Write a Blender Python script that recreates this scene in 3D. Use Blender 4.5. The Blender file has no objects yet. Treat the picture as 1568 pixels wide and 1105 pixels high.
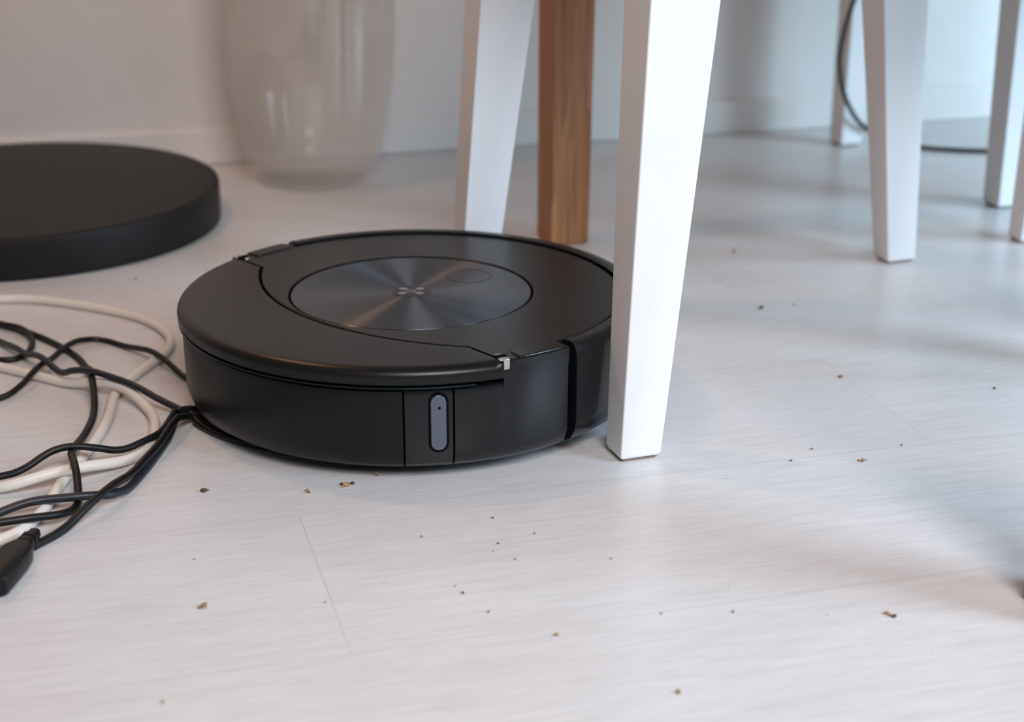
import bpy, bmesh, math, random
from mathutils import Vector, Matrix
random.seed(7)
COL = bpy.context.scene.collection
rad = math.radians
bpy.context.scene.view_settings.view_transform = 'Standard'

# ------------------------------------------------------------------ helpers
def new_mat(name):
    m = bpy.data.materials.new(name); m.use_nodes = True
    nt = m.node_tree
    return m, nt, nt.nodes['Principled BSDF']

def pmat(name, col, rough=.5, metal=0., spec=.5, bump=0., bscale=400., var=0., vscale=30., coat=0.):
    m, nt, b = new_mat(name)
    b.inputs['Base Color'].default_value = (*col, 1)
    b.inputs['Roughness'].default_value = rough
    b.inputs['Metallic'].default_value = metal
    b.inputs['Specular IOR Level'].default_value = spec
    b.inputs['Coat Weight'].default_value = coat
    tc = nt.nodes.new('ShaderNodeTexCoord')
    if var > 0:
        n = nt.nodes.new('ShaderNodeTexNoise'); n.inputs['Scale'].default_value = vscale
        n.inputs['Detail'].default_value = 5
        r = nt.nodes.new('ShaderNodeValToRGB')
        r.color_ramp.elements[0].position = .3; r.color_ramp.elements[1].position = .7
        r.color_ramp.elements[0].color = (*[c*(1-var) for c in col], 1)
        r.color_ramp.elements[1].color = (*[min(1, c*(1+var)) for c in col], 1)
        nt.links.new(tc.outputs['Object'], n.inputs['Vector'])
        nt.links.new(n.outputs['Fac'], r.inputs['Fac'])
        nt.links.new(r.outputs['Color'], b.inputs['Base Color'])
    if bump > 0:
        n = nt.nodes.new('ShaderNodeTexNoise'); n.inputs['Scale'].default_value = bscale
        n.inputs['Detail'].default_value = 3
        bp = nt.nodes.new('ShaderNodeBump'); bp.inputs['Strength'].default_value = bump
        bp.inputs['Distance'].default_value = .002
        nt.links.new(tc.outputs['Object'], n.inputs['Vector'])
        nt.links.new(n.outputs['Fac'], bp.inputs['Height'])
        nt.links.new(bp.outputs['Normal'], b.inputs['Normal'])
    return m

def mesh_obj(name, verts, faces, mat, parent=None, smooth=False, bevel=0, seg=3, angle=35):
    me = bpy.data.meshes.new(name); me.from_pydata([tuple(v) for v in verts], [], faces)
    bm = bmesh.new(); bm.from_mesh(me)
    bmesh.ops.remove_doubles(bm, verts=bm.verts, dist=1e-6)
    bmesh.ops.recalc_face_normals(bm, faces=bm.faces)
    bm.to_mesh(me); bm.free()
    if mat: me.materials.append(mat)
    o = bpy.data.objects.new(name, me); COL.objects.link(o)
    if parent: o.parent = parent
    if bevel:
        md = o.modifiers.new('bevel', 'BEVEL'); md.width = bevel; md.segments = seg
        md.limit_method = 'ANGLE'; md.angle_limit = rad(30); md.harden_normals = False
        smooth = True
    if smooth:
        for p in me.polygons: p.use_smooth = True
        me.set_sharp_from_angle(angle=rad(angle))
    return o

def prism(name, pts, z0, z1, mat, parent=None, bevel=0, smooth=False, seg=3):
    n = len(pts)
    v = [(x, y, z0) for x, y in pts] + [(x, y, z1) for x, y in pts]
    f = [tuple(range(n))[::-1], tuple(range(n, 2*n))]
    f += [(i, (i+1) % n, n+(i+1) % n, n+i) for i in range(n)]
    return mesh_obj(name, v, f, mat, parent, smooth, bevel, seg)

def empty(name, loc=(0, 0, 0), rz=0):
    e = bpy.data.objects.new(name, None); COL.objects.link(e)
    e.location = loc; e.rotation_euler = (0, 0, rz); e.empty_display_size = .05
    return e

def polar(name, phis, prof, mat, parent=None, full=False, angle=35):
    """closed cross-section prof(phi)->[(r,z)...] swept around z; phis in degrees"""
    v = []; f = []; rings = []
    for ph in phis:
        c = prof(ph); a = rad(ph); idx = []
        for r, z in c:
            idx.append(len(v)); v.append((r*math.cos(a), r*math.sin(a), z))
        rings.append(idx)
    m = len(rings[0]); N = len(rings)
    for i in range(N if full else N-1):
        A = rings[i]; B = rings[(i+1) % N]
        for j in range(m):
            f.append((A[j], B[j], B[(j+1) % m], A[(j+1) % m]))
    if not full:
        f.append(tuple(rings[0])); f.append(tuple(rings[-1][::-1]))
    return mesh_obj(name, v, f, mat, parent, True, 0, 3, angle)

def lin(a, b, n): return [a+(b-a)*i/(n-1) for i in range(n)]

def catmull(P, step=.004):
    P = [Vector(p) for p in P]
    Q = [P[0]*2-P[1]]+P+[P[-1]*2-P[-2]]
    out = []
    for i in range(1, len(Q)-2):
        p0, p1, p2, p3 = Q[i-1:i+3]
        n = max(2, int((p2-p1).length/step))
        for k in range(n):
            t = k/n
            out.append(.5*((2*p1)+(p2-p0)*t+(2*p0-5*p1+4*p2-p3)*t*t+(3*p1-p0-3*p2+p3)*t**3))
    out.append(P[-1]); return out

def tube(name, pts, r, mat, parent=None):
    cu = bpy.data.curves.new(name, 'CURVE'); cu.dimensions = '3D'
    s = cu.splines.new('POLY'); s.points.add(len(pts)-1)
    for i, p in enumerate(pts): s.points[i].co = (*p, 1)
    s.use_smooth = True
    cu.bevel_depth = r; cu.bevel_resolution = 5; cu.use_fill_caps = True
    cu.materials.append(mat)
    o = bpy.data.objects.new(name, cu); COL.objects.link(o)
    # convert to a real mesh
    dg = bpy.context.evaluated_depsgraph_get()
    me = bpy.data.meshes.new_from_object(o.evaluated_get(dg))
    bpy.data.objects.remove(o)
    for p in me.polygons: p.use_smooth = True
    o = bpy.data.objects.new(name, me); COL.objects.link(o)
    if parent: o.parent = parent
    return o

# ------------------------------------------------------------------ materials
M_black = pmat('matte_black_plastic', (.005, .005, .0056), .38, 0, .27, .06, 1500)
M_blacktop = pmat('black_lid_plastic', (.007, .0065, .0065), .31, 0, .32, .05, 1800)
M_bumper = pmat('satin_black_bumper', (.005, .0056, .0068), .24, 0, .42, .03, 1500)
M_gap = pmat('dark_gap', (.0015, .0015, .0015), .8, 0, .1)
M_teal = pmat('dark_teal_metal', (.05, .08, .09), .25, .9)
M_silver = pmat('hinge_metal', (.65, .62, .58), .25, 1.)
M_slot = pmat('sensor_window', (.085, .10, .14), .22, .2, .6)
M_logo = pmat('logo_grey', (.22, .22, .23), .4, .3)
M_logod = pmat('logo_dark', (.008, .008, .01), .35)
M_rubber = pmat('rubber', (.01, .01, .01), .7)
M_base = pmat('black_painted_base', (.0095, .0082, .0075), .5, 0, .24, .1, 600)
M_white = pmat('white_lacquered_wood', (.75, .74, .735), .36, 0, .45, .12, 60, .02, 12)
M_felt = pmat('brown_felt_pad', (.20, .15, .11), .9)
M_beige = pmat('cream_cable_pvc', (.72, .66, .59), .42)
M_cblack = pmat('black_cable_pvc', (.006, .006, .0065), .42, 0, .35)
M_cgrey = pmat('slate_cable_pvc', (.016, .019, .025), .4, 0, .4)
M_crumb = pmat('crumb_brown', (.34, .22, .12), .85, 0, .3, .5, 800, .4, 300)
M_crumb2 = pmat('crumb_dark', (.10, .06, .04), .9)

# floor
def floor_mat():
    m, nt, b = new_mat('whitewashed_oak_laminate')
    L = nt.links.new; N = nt.nodes.new
    tc = N('ShaderNodeTexCoord')
    mp = N('ShaderNodeMapping'); mp.vector_type = 'TEXTURE'
    mp.inputs['Rotation'].default_value = (0, 0, rad(15.5))
    L(tc.outputs['Object'], mp.inputs['Vector'])
    mp2 = N('ShaderNodeMapping'); W = 1.28; H = .193
    mp2.inputs['Location'].default_value = (-.14+.63*W, -.848, 0)
    L(mp.outputs['Vector'], mp2.inputs['Vector'])
    br = N('ShaderNodeTexBrick'); br.offset = .37; br.offset_frequency = 2
    br.inputs['Color1'].default_value = (0.0, 0.0, 0.0, 1); br.inputs['Color2'].default_value = (1, 1, 1, 1)
    br.inputs['Scale'].default_value = 1; br.inputs['Mortar Size'].default_value = .0006
    br.inputs['Mortar Smooth'].default_value = .2
    br.inputs['Brick Width'].default_value = W; br.inputs['Row Height'].default_value = H
    L(mp2.outputs['Vector'], br.inputs['Vector'])
    # grain: stretched along the plank, shifted per plank
    cmb = N('ShaderNodeVectorMath'); cmb.operation = 'MULTIPLY_ADD'
    L(br.outputs['Color'], cmb.inputs[0]); cmb.inputs[1].default_value = (3, 7, 5)
    L(mp2.outputs['Vector'], cmb.inputs[2])
    def noise(sc, det, rough, dist):
        g = N('ShaderNodeMapping'); g.inputs['Scale'].default_value = (*sc, 1)
        L(cmb.outputs[0], g.inputs['Vector'])
        t = N('ShaderNodeTexNoise'); t.inputs['Scale'].default_value = 1; t.inputs['Detail'].default_value = det
        t.inputs['Roughness'].default_value = rough; t.inputs['Distortion'].default_value = dist
        L(g.outputs['Vector'], t.inputs['Vector']); return t
    g1 = noise((26, 400), 5, .6, .3)
    g2 = noise((2.2, 10), 4, .5, .9)
    g3 = noise((7, 50), 4, .5, .6)
    def ramp(src, p0, c0, p1, c1):
        r = N('ShaderNodeValToRGB'); e = r.color_ramp.elements
        e[0].position = p0; e[1].position = p1; e[0].color = (*c0, 1); e[1].color = (*c1, 1)
        L(src.outputs['Fac'], r.inputs['Fac']); return r
    r1 = ramp(g1, .30, (.595, .583, .578), .60, (.685, .675, .672))
    r2 = ramp(g2, .3, (.95, .945, .94), .7, (1, 1, 1))
    r3 = ramp(g3, .3, (.97, .966, .963), .6, (1, 1, 1))
    mx = N('ShaderNodeMix'); mx.data_type = 'RGBA'; mx.blend_type = 'MULTIPLY'; mx.inputs[0].default_value = 1
    L(r1.outputs['Color'], mx.inputs[6]); L(r2.outputs['Color'], mx.inputs[7])
    mx3 = N('ShaderNodeMix'); mx3.data_type = 'RGBA'; mx3.blend_type = 'MULTIPLY'; mx3.inputs[0].default_value = 1
    L(mx.outputs[2], mx3.inputs[6]); L(r3.outputs['Color'], mx3.inputs[7])
    mx2 = N('ShaderNodeMix'); mx2.data_type = 'RGBA'
    mlt = N('ShaderNodeMath'); mlt.operation = 'MULTIPLY'; mlt.inputs[1].default_value = .25
    L(br.outputs['Fac'], mlt.inputs[0]); L(mlt.outputs[0], mx2.inputs[0])
    L(mx3.outputs[2], mx2.inputs[6]); mx2.inputs[7].default_value = (.3, .26, .24, 1)
    L(mx2.outputs[2], b.inputs['Base Color'])
    rr = N('ShaderNodeMapRange'); rr.inputs[3].default_value = .28; rr.inputs[4].default_value = .36
    L(g3.outputs['Fac'], rr.inputs[0]); L(rr.outputs[0], b.inputs['Roughness'])
    sub = N('ShaderNodeMath'); sub.operation = 'SUBTRACT'
    L(g1.outputs['Fac'], sub.inputs[0]); L(br.outputs['Fac'], sub.inputs[1])
    bp = N('ShaderNodeBump'); bp.inputs['Strength'].default_value = .06; bp.inputs['Distance'].default_value = .0007
    L(sub.outputs[0], bp.inputs['Height']); L(bp.outputs['Normal'], b.inputs['Normal'])
    b.inputs['Specular IOR Level'].default_value = .5
    return m
M_floor = floor_mat()

def plaster():
    m, nt, b = new_mat('white_plaster')
    L = nt.links.new; N = nt.nodes.new
    tc = N('ShaderNodeTexCoord')
    n1 = N('ShaderNodeTexNoise'); n1.inputs['Scale'].default_value = 4; n1.inputs['Detail'].default_value = 4
    n2 = N('ShaderNodeTexNoise'); n2.inputs['Scale'].default_value = 60; n2.inputs['Detail'].default_value = 4
    L(tc.outputs['Object'], n1.inputs['Vector']); L(tc.outputs['Object'], n2.inputs['Vector'])
    ad = N('ShaderNodeMath'); ad.operation = 'MULTIPLY_ADD'; ad.inputs[1].default_value = .06
    L(n2.outputs['Fac'], ad.inputs[0]); L(n1.outputs['Fac'], ad.inputs[2])
    bp = N('ShaderNodeBump'); bp.inputs['Strength'].default_value = .45; bp.inputs['Distance'].default_value = .02
    L(ad.outputs[0], bp.inputs['Height']); L(bp.outputs['Normal'], b.inputs['Normal'])
    b.inputs['Base Color'].default_value = (.73, .70, .675, 1); b.inputs['Roughness'].default_value = .5
    return m
M_wall = plaster()

def wood():
    m, nt, b = new_mat('oiled_oak')
    L = nt.links.new; N = nt.nodes.new
    tc = N('ShaderNodeTexCoord')
    mp = N('ShaderNodeMapping'); mp.inputs['Scale'].default_value = (22, 22, 1.6)
    L(tc.outputs['Object'], mp.inputs['Vector'])
    w = N('ShaderNodeTexNoise'); w.inputs['Scale'].default_value = 1; w.inputs['Detail'].default_value = 2
    w.inputs['Distortion'].default_value = .6
    L(mp.outputs['Vector'], w.inputs['Vector'])
    mu = N('ShaderNodeMath'); mu.operation = 'MULTIPLY'; mu.inputs[1].default_value = 9
    L(w.outputs['Fac'], mu.inputs[0])
    fr = N('ShaderNodeMath'); fr.operation = 'FRACT'; L(mu.outputs[0], fr.inputs[0])
    mp3 = N('ShaderNodeMapping'); mp3.inputs['Scale'].default_value = (300, 300, 9)
    L(tc.outputs['Object'], mp3.inputs['Vector'])
    n3 = N('ShaderNodeTexNoise'); n3.inputs['Scale'].default_value = 1; n3.inputs['Detail'].default_value = 4
    L(mp3.outputs['Vector'], n3.inputs['Vector'])
    ma = N('ShaderNodeMath'); ma.operation = 'MULTIPLY_ADD'; ma.inputs[1].default_value = .35
    L(fr.outputs[0], ma.inputs[0]); L(n3.outputs['Fac'], ma.inputs[2])
    r = N('ShaderNodeValToRGB'); e = r.color_ramp.elements
    e[0].position = .35; e[0].color = (.48, .225, .095, 1); e[1].position = .95; e[1].color = (.24, .09, .033, 1)
    L(ma.outputs[0], r.inputs['Fac']); L(r.outputs['Color'], b.inputs['Base Color'])
    b.inputs['Roughness'].default_value = .45
    return m
M_wood = wood()

def frosted():
    m, nt, b = new_mat('frosted_glass')
    L = nt.links.new; N = nt.nodes.new
    out = [n for n in nt.nodes if n.type == 'OUTPUT_MATERIAL'][0]
    nt.nodes.remove(b)
    df = N('ShaderNodeBsdfDiffuse'); df.inputs[0].default_value = (.90, .85, .80, 1)
    tl = N('ShaderNodeBsdfTranslucent'); tl.inputs[0].default_value = (.92, .87, .81, 1)
    md = N('ShaderNodeMixShader'); md.inputs[0].default_value = .5
    L(df.outputs[0], md.inputs[1]); L(tl.outputs[0], md.inputs[2])
    tr = N('ShaderNodeBsdfTransparent'); tr.inputs[0].default_value = (.985, .975, .965, 1)
    tc = N('ShaderNodeTexCoord'); sx = N('ShaderNodeSeparateXYZ'); L(tc.outputs['Object'], sx.inputs[0])
    r = N('ShaderNodeValToRGB'); e = r.color_ramp.elements
    def g(v): return (v, v, v, 1)
    e[0].position = .0; e[0].color = g(.04); e[1].position = .5; e[1].color = g(.10)
    x = e.new(.018); x.color = g(.04); x = e.new(.035); x.color = g(.28)
    x = e.new(.10); x.color = g(.36); x = e.new(.22); x.color = g(.20)
    L(sx.outputs['Z'], r.inputs['Fac'])
    lw = N('ShaderNodeLayerWeight'); lw.inputs['Blend'].default_value = .15
    a1 = N('ShaderNodeMath'); a1.operation = 'MULTIPLY_ADD'; a1.inputs[1].default_value = .35; a1.use_clamp = True
    L(lw.outputs['Facing'], a1.inputs[0]); L(r.outputs['Color'], a1.inputs[2])
    mx = N('ShaderNodeMixShader'); L(a1.outputs[0], mx.inputs[0])
    L(tr.outputs[0], mx.inputs[1]); L(md.outputs[0], mx.inputs[2])
    gl = N('ShaderNodeBsdfGlossy'); gl.inputs['Roughness'].default_value = .08
    mx2 = N('ShaderNodeMixShader'); mx2.inputs[0].default_value = .06; L(mx.outputs[0], mx2.inputs[1]); L(gl.outputs[0], mx2.inputs[2])
    L(mx2.outputs[0], out.inputs['Surface'])
    return m
M_frost = frosted()

def brushed():
    m, nt, b = new_mat('brushed_dark_metal')
    L = nt.links.new; N = nt.nodes.new
    b.inputs['Base Color'].default_value = (.115, .13, .152, 1)
    b.inputs['Metallic'].default_value = 1
    b.inputs['Roughness'].default_value = .33
    b.inputs['Anisotropic'].default_value = .98
    b.inputs['Anisotropic Rotation'].default_value = .25
    tg = N('ShaderNodeTangent'); tg.direction_type = 'RADIAL'; tg.axis = 'Z'
    L(tg.outputs[0], b.inputs['Tangent'])
    return m
M_brush = brushed()

# ------------------------------------------------------------------ room
TH = math.atan(.272); cw, sw = math.cos(TH), math.sin(TH)
W0 = Vector((-.161, 2.130, 0)); du = Vector((cw, sw, 0)); dn = Vector((sw, -cw, 0))  # dn points into the room
def wp(a, n, z):
    p = W0+du*a+dn*n; return (p.x, p.y, z)
def wbox(name, a0, a1, n0, n1, z0, z1, mat, bevel=0):
    v = [wp(a0, n0, z0), wp(a1, n0, z0), wp(a1, n1, z0), wp(a0, n1, z0),
         wp(a0, n0, z1), wp(a1, n0, z1), wp(a1, n1, z1), wp(a0, n1, z1)]
    f = [(3, 2, 1, 0), (4, 5, 6, 7), (0, 1, 5, 4), (1, 2, 6, 5), (2, 3, 7, 6), (3, 0, 4, 7)]
    return mesh_obj(name, v, f, mat, None, False, bevel)
floor = wbox('floor', -2.2, 2.8, -.1, 4.4, -.05, 0, M_floor)
wbox('wall_back', -2.2, 2.8, -.1, 0, 0, 2.5, M_wall)
wbox('baseboard_back', -2.2, 2.8, .0, .007, 0.0, .045, M_wall, .003)

# ------------------------------------------------------------------ robot vacuum
AX = rad(221.4)
rv = empty('robot_vacuum', (-.0787, 1.267, 0), AX)
def r_in(ph):
    p = abs(ph)
    if p <= 68.6:
        a = rad(p); cx = -.1076; R = .208
        return cx*math.cos(a)+math.sqrt(R*R-(cx*math.sin(a))**2)
    return .0535/math.cos(rad(p))
FULL = lin(0, 360, 181)[:-1]
polar('chassis', FULL, lambda p: [(.001, .009), (.152, .009), (.168, .014), (.171, .03), (.171, .0775), (.001, .0775)], M_gap, rv, True)
# crescent rear cover
def cres(ph):
    ri = r_in(ph); ro = .1805; k = []
    w = min(.0085, (ro-ri)*.55)
    k.append((ri, .0755)); k.append((ri, .0866)); k.append((ri+.0010, .0876))
    for i in range(9):
        t = i/8*math.pi/2
        k.append((ro-w+w*math.sin(t), .0806+.007*math.cos(t)))
    k.append((ro, .0765)); k.append((ro-.001, .0752)); k.append((ro-.004, .0746))
    return k
cph = lin(-72.6, -68.7, 8)+lin(-68.4, 68.4, 120)+lin(68.7, 72.6, 8)
polar('rear_cover', cph, cres, M_blacktop, rv)
# thin metallic arm under the cover
polar('mop_arm', lin(-66, 66, 100), lambda p: [(.172, .0722), (.1793, .0722), (.180, .0729), (.1793, .0735), (.172, .0735)], M_teal, rv)
# top plate
def plate(ph):
    p = ph if ph <= 180 else 360-ph
    if p < 68.5: ro = r_in(p)-.0026
    elif p < 73.35: ro = min(.1775, .0508/math.cos(rad(p)))
    elif p < 91: ro = .1775
    else: ro = .1635
    return [(.0954, .076), (.0954, .0865), (.0961, .0872), (ro-.001, .0872), (ro, .0863), (ro, .076)]
pp = lin(0, 68.45, 60)+lin(68.55, 73.4, 9)+lin(73.8, 90.9, 14)+[91.05]+lin(92, 180, 70)
pp = pp+[360-x for x in pp[1:-1]][::-1]
polar('top_plate', pp, plate, M_blacktop, rv, True)
# brushed disc
polar('brushed_disc', FULL, lambda p: [(.0004, .080), (.0935, .080), (.0935, .0862), (.0929, .0867), (.0004, .0867)], M_brush, rv, True)
def loc(x, y):  # world-offset -> robot local
    c, s = math.cos(-AX), math.sin(-AX)
    return (x*c-y*s, x*s+y*c)
def ringmesh(name, cx, cy, r0, r1, z0, z1, mat):
    v = []; f = []; n = 64
    for i in range(n):
        a = 2*math.pi*i/n; c, s = math.cos(a), math.sin(a)
        v += [(cx+r0*c, cy+r0*s, z0), (cx+r1*c, cy+r1*s, z0), (cx+r1*c, cy+r1*s, z1), (cx+r0*c, cy+r0*s, z1)]
    for i in range(n):
        a = 4*i; b = 4*((i+1) % n)
        for j in range(4): f.append((a+j, b+j, b+(j+1) % 4, a+(j+1) % 4))
    return mesh_obj(name, v, f, mat, rv, True)
polar('logo_dish', FULL, lambda p: [(.0003, .0860), (.0150, .0860), (.0150, .0869), (.0003, .0869)], M_logod, rv, True)
for k, (dx, dy) in enumerate([(-.0066, .0056), (.0066, .0056), (-.0066, -.0056), (.0066, -.0056)]):
    a = math.atan2(dy, dx); cx, cy = loc(dx, dy)
    sl, sw_ = .0038, .0030
    pts = []
    for i in range(20):
        t = 2*math.pi*i/20
        lx, ly = sl*math.cos(t), sw_*math.sin(t)
        x, y = loc(lx*math.cos(a)-ly*math.sin(a), lx*math.sin(a)+ly*math.cos(a))
        pts.append((cx+x, cy+y))
    prism('logo_petal_%d' % k, pts, .0866, .0872, M_logo, rv)
ringmesh('logo_center_ring', 0, 0, .0022, .0036, .0866, .0872, M_logo)
bx, by = loc(.044, .0408)
ringmesh('power_button_ring', bx, by, .0176, .0180, .0864, .0868, M_gap)
# rear lower bin panels
def side(r, z1, topr=None):
    return [(.160, .010), (.168, .0105), (.1735, .0145), (r, .024), (r+.0006, z1-.006), (r-.0004, z1-.0015), (r-.003, z1), (.160, z1)]
polar('bin_panel', lin(-60, 49.6, 90), lambda p: side(.1768, .0712), M_black, rv)
polar('bin_latch_panel', lin(50.1, 61.0, 12), lambda p: side(.1752, .0712), M_bumper, rv)
def shoulder(p):
    q = abs(p)
    return side(.1770, .0715 if q < 72.9 else .0868)
polar('side_panel_1', lin(61.4, 72.8, 12)+lin(73.0, 90.6, 16), shoulder, M_bumper, rv)
polar('side_panel_2', lin(-90.6, -73.0, 16)+lin(-72.8, -60.4, 12), shoulder, M_bumper, rv)
# front bumper shell
def bump(p):
    return [(.1665, .016), (.1665, .0880), (.1675, .0892), (.1725, .0896), (.1765, .0885), (.1792, .0860), (.1806, .0820),
            (.1812, .0760), (.1812, .032), (.1795, .022), (.175, .0145), (.170, .012)]
polar('front_bumper', lin(92.2, 267.8, 130), bump, M_bumper, rv)
polar('groove_lip', lin(91.6, 268.4, 130), lambda p: [(.1640, .076), (.1662, .076), (.1662, .0835), (.1640, .0835)], M_gap, rv)
# sensor window (rounded pill) on latch panel
def pill(name, ph, r, w, z0, z1, th, mat):
    a = rad(ph); pts = []
    R = w/2
    for i in range(13): t = math.pi*i/12; pts.append((R*math.cos(t), z1-R+R*math.sin(t)))
    for i in range(13): t = math.pi+math.pi*i/12; pts.append((R*math.cos(t), z0+R+R*math.sin(t)))
    er = Vector((math.cos(a), math.sin(a), 0)); et = Vector((-math.sin(a), math.cos(a), 0))
    n = len(pts); v = []
    for rr in (r-.004, r+th):
        for s, z in pts: v.append(er*rr+et*s+Vector((0, 0, z)))
    f = [tuple(range(n)), tuple(range(n, 2*n))]+[(i, (i+1) % n, n+(i+1) % n, n+i) for i in range(n)]
    return mesh_obj(name, v, f, mat, rv, True, .0004, 2)
pill('sensor_bezel', 57.7, .1756, .0142, .0235, .0685, .0006, M_gap)
pill('sensor_window', 57.7, .1756, .0108, .0255, .0665, .0014, M_slot)
pill('sensor_dot', 57.9, .1756, .0022, .0560, .0582, .0017, M_gap)
# hinges
for s in (1, -1):
    a = rad(73.2*s)
    for k, (dr, mt, w, l, zz) in enumerate([(.1755, M_silver, .0022, .008, .0886), (.1705, M_gap, .003, .009, .0888), (.166, M_silver, .0015, .005, .0884)]):
        er = Vector((math.cos(a), math.sin(a), 0)); et = Vector((-math.sin(a), math.cos(a), 0))
        c = er*dr
        pts = [c+er*w*i+et*l*.5*j for i, j in ((-1, -1), (1, -1), (1, 1), (-1, 1))]
        prism('hinge_%s_%d' % ('a' if s > 0 else 'b', k), [(p.x, p.y) for p in pts], .080, zz, mt, rv, .001)
    pts = [(.1625*math.cos(rad(q*s)), .1625*math.sin(rad(q*s))) for q in lin(77, 89.5, 8)] + \
          [(.1765*math.cos(rad(q*s)), .1765*math.sin(rad(q*s))) for q in lin(89.5, 77, 8)]
    prism('shoulder_cap_%s' % ('a' if s > 0 else 'b'), pts, .080, .0884, M_bumper, rv, .001)
# wheels (touching the floor)
for i, (cx, cy) in enumerate([(0, .115), (0, -.115), (-.12, 0)]):
    v = []; n = 24; R = .02 if i < 2 else .012
    for y in (-.009, .009):
        for k in range(n):
            t = 2*math.pi*k/n; v.append((cx+R*math.cos(t), cy+y, R+R*math.sin(t)))
    f = [tuple(range(n)), tuple(range(n, 2*n))]+[(k, (k+1) % n, n+(k+1) % n, n+k) for k in range(n)]
    mesh_obj('wheel_%d' % i, v, f, M_rubber, rv, True, .002)

# ------------------------------------------------------------------ round black base
def lathe(name, prof, mat, parent=None, n=128, angle=35, closed=False):
    v = []; f = []; m = len(prof)
    for i in range(n):
        a = 2*math.pi*i/n
        for r, z in prof: v.append((r*math.cos(a), r*math.sin(a), z))
    for i in range(n):
        b = (i+1) % n
        for j in range(m if closed else m-1):
            jj = (j+1) % m
            f.append((i*m+j, b*m+j, b*m+jj, i*m+jj))
    return mesh_obj(name, v, f, mat, parent, True, 0, 3, angle)
pb = empty('round_black_base', (-.537, 1.784, 0))
R = .219
lathe('base_disc', [(.0005, .0005), (R-.003, .0005), (R-.0008, .0012), (R, .004), (R, .0385), (R-.0008, .0415), (R-.0030, .0430), (R-.006, .0433), (.0005, .0433)], M_base, pb)

# ------------------------------------------------------------------ vase
vz = empty('frosted_glass_vase', (-.237, 1.990, 0))
outer = [(.0005, .0), (.058, .0), (.066, .003), (.072, .012), (.079, .030), (.087, .060), (.094, .095), (.099, .14), (.102, .20), (.101, .28), (.096, .36), (.089, .42), (.086, .45)]
inner = [(.0835, .45), (.0865, .42), (.0935, .36), (.0985, .28), (.0995, .20), (.0965, .14), (.0915, .095), (.084, .062), (.075, .034), (.062, .020), (.030, .015), (.0005, .014)]
def smoothprof(p):
    q = [Vector((a, b, 0)) for a, b in p]
    return [(max(.0004, x.x), max(0, x.y)) for x in catmull(q, .006)]
lathe('vase_body', smoothprof(outer)+smoothprof(inner), M_frost, vz, 96, 60)

# ------------------------------------------------------------------ white chairs
def leg(name, parent, foot, top, s0, s1, ztop, mat, bev=.004, dy=1.0, z0=0.0):
    """tapered rectangular leg in parent's frame, foot/top = centre xy"""
    v = []
    prof = [(z0, s0-.003), (z0+.002, s0), (ztop, s1)]
    for z, s in prof:
        t = z/ztop; cx = foot[0]+(top[0]-foot[0])*t; cy = foot[1]+(top[1]-foot[1])*t; q = s/2; r = q*dy
        v += [(cx-q, cy-r, z), (cx+q, cy-r, z), (cx+q, cy+r, z), (cx-q, cy+r, z)]
    f = [(3, 2, 1, 0), (8, 9, 10, 11)]
    for k in (0, 4):
        for i in range(4): j = (i+1) % 4; f.append((k+i, k+j, k+4+j, k+4+i))
    return mesh_obj(name, v, f, mat, parent, False, bev, 3)

def box(name, parent, x0, x1, y0, y1, z0, z1, mat, bev=.003):
    return prism(name, [(x0, y0), (x1, y0), (x1, y1), (x0, y1)], z0, z1, mat, parent, bev)

def chair(name, origin, rz, sx, sy, s0=.031, s1=.057, sh=.024, dy=.85, shr=None):
    e = empty(name, origin, rz)
    zt = .42; shr = sh if shr is None else shr
    for i, (x, y, ix, iy) in enumerate([(0, 0, sh, 1), (sx, 0, -shr, 1), (sx, sy, -shr, -1), (0, sy, sh, -1)]):
        q = s0/2-.003
        box('foot_pad_%d' % (i+1), e, x-q, x+q, y-q*dy, y+q*dy, 0, .0024, M_felt, .0004)
        leg('leg_%d' % (i+1), e, (x, y), (x+ix, y+iy*sh*.6), s0, s1, zt, M_white, .004, dy, .0022)
    o = sh
    for i, (x0, x1, y0, y1) in enumerate([(o, sx-o, -.002+o*.6, .016+o*.6), (o, sx-o, sy-.016-o*.6, sy+.002-o*.6),
                                          (o-.008, o+.01, o, sy-o), (sx-o-.01, sx-o+.008, o, sy-o)]):
        box('apron_%d' % (i+1), e, x0, x1, y0, y1, .370, .419, M_white)
    box('seat', e, -.010, sx+.010, -.010, sy+.010, .42, .445, M_white, .008)
    return e
CH = rad(20)
chair('white_chair', (.0885, 1.146, 0), CH, .452, .371, .032, .058, .036, .85, .050)
v = Vector((.4316-.550, 2.180-1.864)); ang = math.atan2(v.y, v.x)-math.pi/2
chair('white_chair', (.553, 1.866, 0), ang, .42, v.length, .030, .040, .008, 1)
CG = rad(14)
g = Vector((.541, 1.722)); c3 = g-Vector((-math.sin(CG), math.cos(CG)))*.40
chair('white_chair', (c3.x, c3.y, 0), CG, .38, .40)

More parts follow.
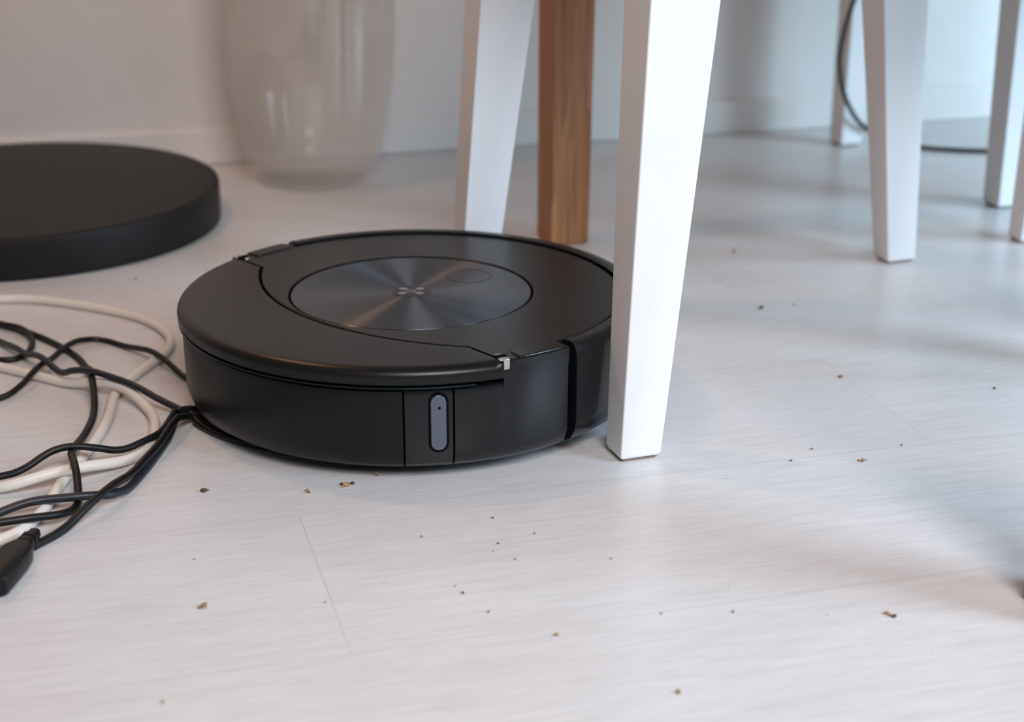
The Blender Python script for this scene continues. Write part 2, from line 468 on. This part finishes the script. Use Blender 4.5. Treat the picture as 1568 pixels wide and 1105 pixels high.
# ------------------------------------------------------------------ wooden table
tv = Vector((.053-.336, 1.722-.908)); ta = math.atan2(tv.y, tv.x)-math.pi/2
tb = empty('wooden_table', (.336, .908, 0), ta)
TL = 1.22; TW = tv.length
for i, (x, y) in enumerate([(0, 0), (TL, 0), (TL, TW), (0, TW)]):
    leg('leg_%d' % (i+1), tb, (x, y), (x+(.006 if x == 0 else -.006), y), .042, .048, .70, M_wood, .003)
box('apron_1', tb, .03, TL-.03, -.012, .012, .63, .699, M_wood)
box('apron_2', tb, .03, TL-.03, TW-.012, TW+.012, .63, .699, M_wood)
box('apron_3', tb, -.012, .012, .03, TW-.03, .63, .699, M_wood)
box('apron_4', tb, TL-.012, TL+.012, .03, TW-.03, .63, .699, M_wood)
box('table_top', tb, -.05, TL+.05, -.05, TW+.05, .70, .728, M_wood, .004)

# ------------------------------------------------------------------ cables
laid = []   # (x,y,ztop) samples of already laid cables
def lay(name, pts, r, mat, parent=None):
    P2 = catmull([Vector((x/1000, y/1000, 0)) for x, y in pts], .003)
    need = []
    for p in P2:
        zreq = r
        under = (p.x+.0787)**2+(p.y-1.269)**2 < .176**2
        for (x, y, zc, rr) in laid:
            d = math.hypot(p.x-x, p.y-y)
            if d < r+rr and not under: zreq = max(zreq, zc+math.sqrt(max(0, (r+rr)**2-d*d)))
        need.append(zreq)
    n = len(P2); z = []
    for i in range(n):
        best = r
        for j in range(max(0, i-14), min(n, i+15)):
            w = .5+.5*math.cos(math.pi*abs(i-j)/15)
            if need[j] > r: best = max(best, r+(need[j]-r)*w**.6)
        z.append(max(need[i], best))
    z = [sum(z[max(0, i-3):i+4])/len(z[max(0, i-3):i+4]) for i in range(n)]
    for i, p in enumerate(P2):     # pressed flat where it runs beneath the robot
        d = math.hypot(p.x+.0787, p.y-1.269)
        if d < .19: z[i] = min(z[i], r+.0003+max(0, d-.172)*.5)
    out = [Vector((p.x, p.y, q)) for p, q in zip(P2, z)]
    o = tube(name, out, r, mat, parent)
    laid.extend((p.x, p.y, p.z, r) for p in out)
    return o
b1 = [(-511, 1498), (-477, 1506), (-440, 1504), (-379, 1479), (-331, 1447), (-300, 1402), (-294, 1359), (-306, 1311), (-315, 1266), (-309, 1204), (-309, 1152), (-314, 1091), (-315, 1044), (-321, 1011), (-332, 994), (-354, 985), (-400, 975)]
b2 = [(-461, 1335), (-425, 1322), (-374, 1292), (-337, 1271), (-301, 1248), (-275, 1210), (-266, 1152), (-279, 1122), (-305, 1095), (-329, 1080), (-354, 1074), (-384, 1082), (-420, 1085)]
ec = empty('cream_extension_cord')
lay('cord_loop_1', b1, .0040, M_beige, ec)
lay('cord_loop_2', b2, .0040, M_beige, ec)
bc = empty('black_power_cord')
lay('cord_a', [(-498, 1456), (-457, 1438), (-413, 1402), (-374, 1359), (-352, 1319), (-328, 1245), (-321, 1204), (-319, 1152), (-314, 1116), (-299, 1071), (-294, 1044), (-301, 1024), (-316, 1014), (-335, 1007)], .0028, M_cblack, bc)
lay('cord_d', [(-469, 1359), (-431, 1343), (-414, 1351), (-414, 1385), (-434, 1416), (-475, 1438)], .0026, M_cblack, bc)
lay('cord_b', [(-434, 1245), (-405, 1253), (-391, 1278), (-382, 1348), (-369, 1385), (-347, 1388), (-312, 1354), (-271, 1304), (-250, 1285), (-225, 1270)], .0025, M_cblack, bc)
gc = empty('slate_usb_cable')
lay('cable_c', [(-498, 1456), (-443, 1388), (-400, 1332), (-354, 1278), (-313, 1256), (-277, 1231), (-249, 1217), (-215, 1210), (-190, 1215)], .0027, M_cgrey, gc)
lay('cord_e', [(-215, 1245), (-240, 1232), (-253, 1210), (-256, 1165), (-261, 1110), (-270, 1062), (-285, 1050), (-319, 1041), (-341, 1029), (-363, 1014)], .0030, M_cgrey, gc)
lay('cord_g', [(-160, 1168), (-190, 1173), (-222, 1186), (-245, 1212), (-252, 1216), (-262, 1158), (-293, 1122), (-327, 1110), (-356, 1080), (-377, 1060)], .0026, M_cblack, bc)
lay('cord_h', [(-150, 1150), (-182, 1154), (-214, 1172), (-236, 1194), (-247, 1200), (-260, 1126), (-273, 1055), (-291, 1017), (-308, 987)], .0029, M_cblack, bc)
# plug at the end of cord h
pdir = Vector((-.006, -.056, 0)).normalized(); pn = Vector((-pdir.y, pdir.x, 0)); p0 = Vector((-.3090, .990, 0))
v = []; f = []
secs = [(-.006, .0035, .0035), (.002, .0042, .0042), (.0021, .0052, .005), (.006, .0052, .005), (.0061, .0044, .0043), (.009, .0044, .0043), (.0091, .0056, .0053), (.013, .0056, .0053), (.0131, .005, .0048),
        (.016, .0068, .006), (.024, .0100, .0074), (.034, .011, .0082), (.066, .011, .0082), (.068, .010, .0076)]
n = 20
for d, w, hh in secs:
    for k in range(n):
        t = 2*math.pi*k/n; c, s = math.cos(t), math.sin(t)
        sx_ = math.copysign(abs(c)**.6, c)*w; sz = math.copysign(abs(s)**.6, s)*hh
        p = p0+pdir*d+pn*sx_; v.append((p.x, p.y, .0084+sz))
for i in range(len(secs)-1):
    for k in range(n):
        j = (k+1) % n; f.append((i*n+k, i*n+j, (i+1)*n+j, (i+1)*n+k))
f.append(tuple(range(n))); f.append(tuple(range((len(secs)-1)*n, len(secs)*n)))
mesh_obj('plug', v, f, M_cblack, bc, True)

# hanging black cable on the right
hp = [(.56, 2.12, .40), (.50, 2.13, .30), (.445, 2.138, .235), (.426, 2.14, .192), (.4155, 2.14, .15), (.413, 2.14, .11), (.4234, 2.142, .069), (.449, 2.16, .0314), (.487, 2.18, .008), (.527, 2.151, .0032), (.57, 2.135, .0030), (.6135, 2.129, .0030), (.66, 2.123, .0030), (.74, 2.10, .0030), (.95, 2.08, .0030)]
tube('hanging_black_cable', catmull([Vector(p) for p in hp], .006), .0030, M_cblack)

# ------------------------------------------------------------------ crumbs
cr = [(-214, 1079, 2.6), (-142, 1079, 1.8), (-116, 1089, 2.8), (-112, 1092, 1.9), (-96, 1108, 1.8), (-59, 1007, 1.2), (-13, 1036, .9), (15, 1012, 1.1), (-12, 985, .9), (-9, 997, .9), (2, 974, .8),
      (-35, 937, .9), (-30, 928, 1.3), (-14, 904, 1.1), (26, 876, 1.6), (132, 904, 1.1), (91, 812, 1.7), (224, 901, 1.9), (227, 898, 1.7), (254, 1133, 2.1), (221, 1155, 1.3), (202, 1133, 1.), (289, 1163, 1.),
      (270, 1307, 2.0), (230, 1490, 2.6), (262, 1500, 1.3), (228, 1676, 2.0), (389, 1281, 1.4), (-185, 911, 2.5), (63, 975, .8), (-366, 1581, 1.6), (-202, 974, .9), (89, 902, .8), (-113, 916, .8), (-189, 802, 1.2)]
for _ in range(26):
    cr.append((random.uniform(-250, 350), random.uniform(780, 1200), random.uniform(.2, .4)))
bm = bmesh.new()
for i, (x, y, s) in enumerate(cr):
    parts = 1 if s < 1.8 else 3
    for k in range(parts):
        r = s/1000*(.9 if k == 0 else random.uniform(.3, .5))
        ox, oy = (0, 0) if k == 0 else (random.uniform(-1.5, 1.5)*s/1000, random.uniform(-1., 1.)*s/1000)
        mtx = Matrix.Translation((x/1000+ox, y/1000+oy, r*.55)) @ Matrix.Rotation(random.uniform(0, 6), 4, 'Z') @ Matrix.Diagonal((random.uniform(.9, 1.4), random.uniform(.6, 1), random.uniform(.55, .75), 1))
        g_ = bmesh.ops.create_icosphere(bm, subdivisions=2, radius=r, matrix=mtx)
        for vv in g_['verts']:
            vv.co += Vector((random.uniform(-1, 1), random.uniform(-1, 1), random.uniform(-1, 1)))*r*.2
        fs = {fc for vv in g_['verts'] for fc in vv.link_faces}
        mi = 1 if (i*7+k) % 3 == 0 else 0
        for fc in fs: fc.material_index = mi
me = bpy.data.meshes.new('floor_crumbs'); bm.to_mesh(me); bm.free()
me.materials.append(M_crumb); me.materials.append(M_crumb2)
o = bpy.data.objects.new('floor_crumbs', me); COL.objects.link(o)

# ------------------------------------------------------------------ lights
def area(name, loc_, tgt, sx, sy, col, en, spread=180):
    l = bpy.data.lights.new(name, 'AREA'); l.shape = 'RECTANGLE'; l.size = sx; l.size_y = sy
    l.color = col; l.energy = en; l.spread = rad(spread)
    o = bpy.data.objects.new(name, l); COL.objects.link(o); o.location = loc_
    o.rotation_euler = (Vector(tgt)-Vector(loc_)).to_track_quat('-Z', 'Y').to_euler()
    return o
area('assumed_cool_light_right', (1.9, .25, .95), (.50, 1.05, .0), .8, .8, (.60, .80, 1), 11, 88)  # unseen cool source assumed from the leftward leg shadows, no window modelled
area('fill_light_side', (1.8, 1.35, .6), (.85, 2.0, .1), .6, .6, (.56, .81, 1), 10, 88)  # unseen cool fill added to brighten the right back wall, no window modelled
area('fill_light_front', (.42, -.45, 1.45), (.06, .84, 0), .9, .7, (1, .95, .97), 8.6, 86)  # unseen soft fill added above the camera side to brighten the foreground
l = bpy.data.lights.new('assumed_warm_lamp', 'POINT'); l.color = (1, .52, .28); l.energy = 9.5; l.shadow_soft_size = .05  # unseen lamp, assumed from the warm left side and the robot's rightward shadow
o = bpy.data.objects.new('assumed_warm_lamp', l); COL.objects.link(o); o.location = (-.64, 1.52, 1.2)
w = bpy.data.worlds.new('world'); bpy.context.scene.world = w; w.use_nodes = True
w.node_tree.nodes['Background'].inputs[0].default_value = (.75, .73, .73, 1)
w.node_tree.nodes['Background'].inputs[1].default_value = .155

# ------------------------------------------------------------------ camera
c = bpy.data.cameras.new('camera'); c.sensor_width = 36; c.lens = 59.7; c.clip_start = .02
c.dof.use_dof = True; c.dof.focus_distance = 1.2; c.dof.aperture_fstop = 5.6
o = bpy.data.objects.new('camera', c); COL.objects.link(o)
o.location = (0, 0, .485); o.rotation_euler = (rad(90-19.8), 0, 0)
bpy.context.scene.camera = o
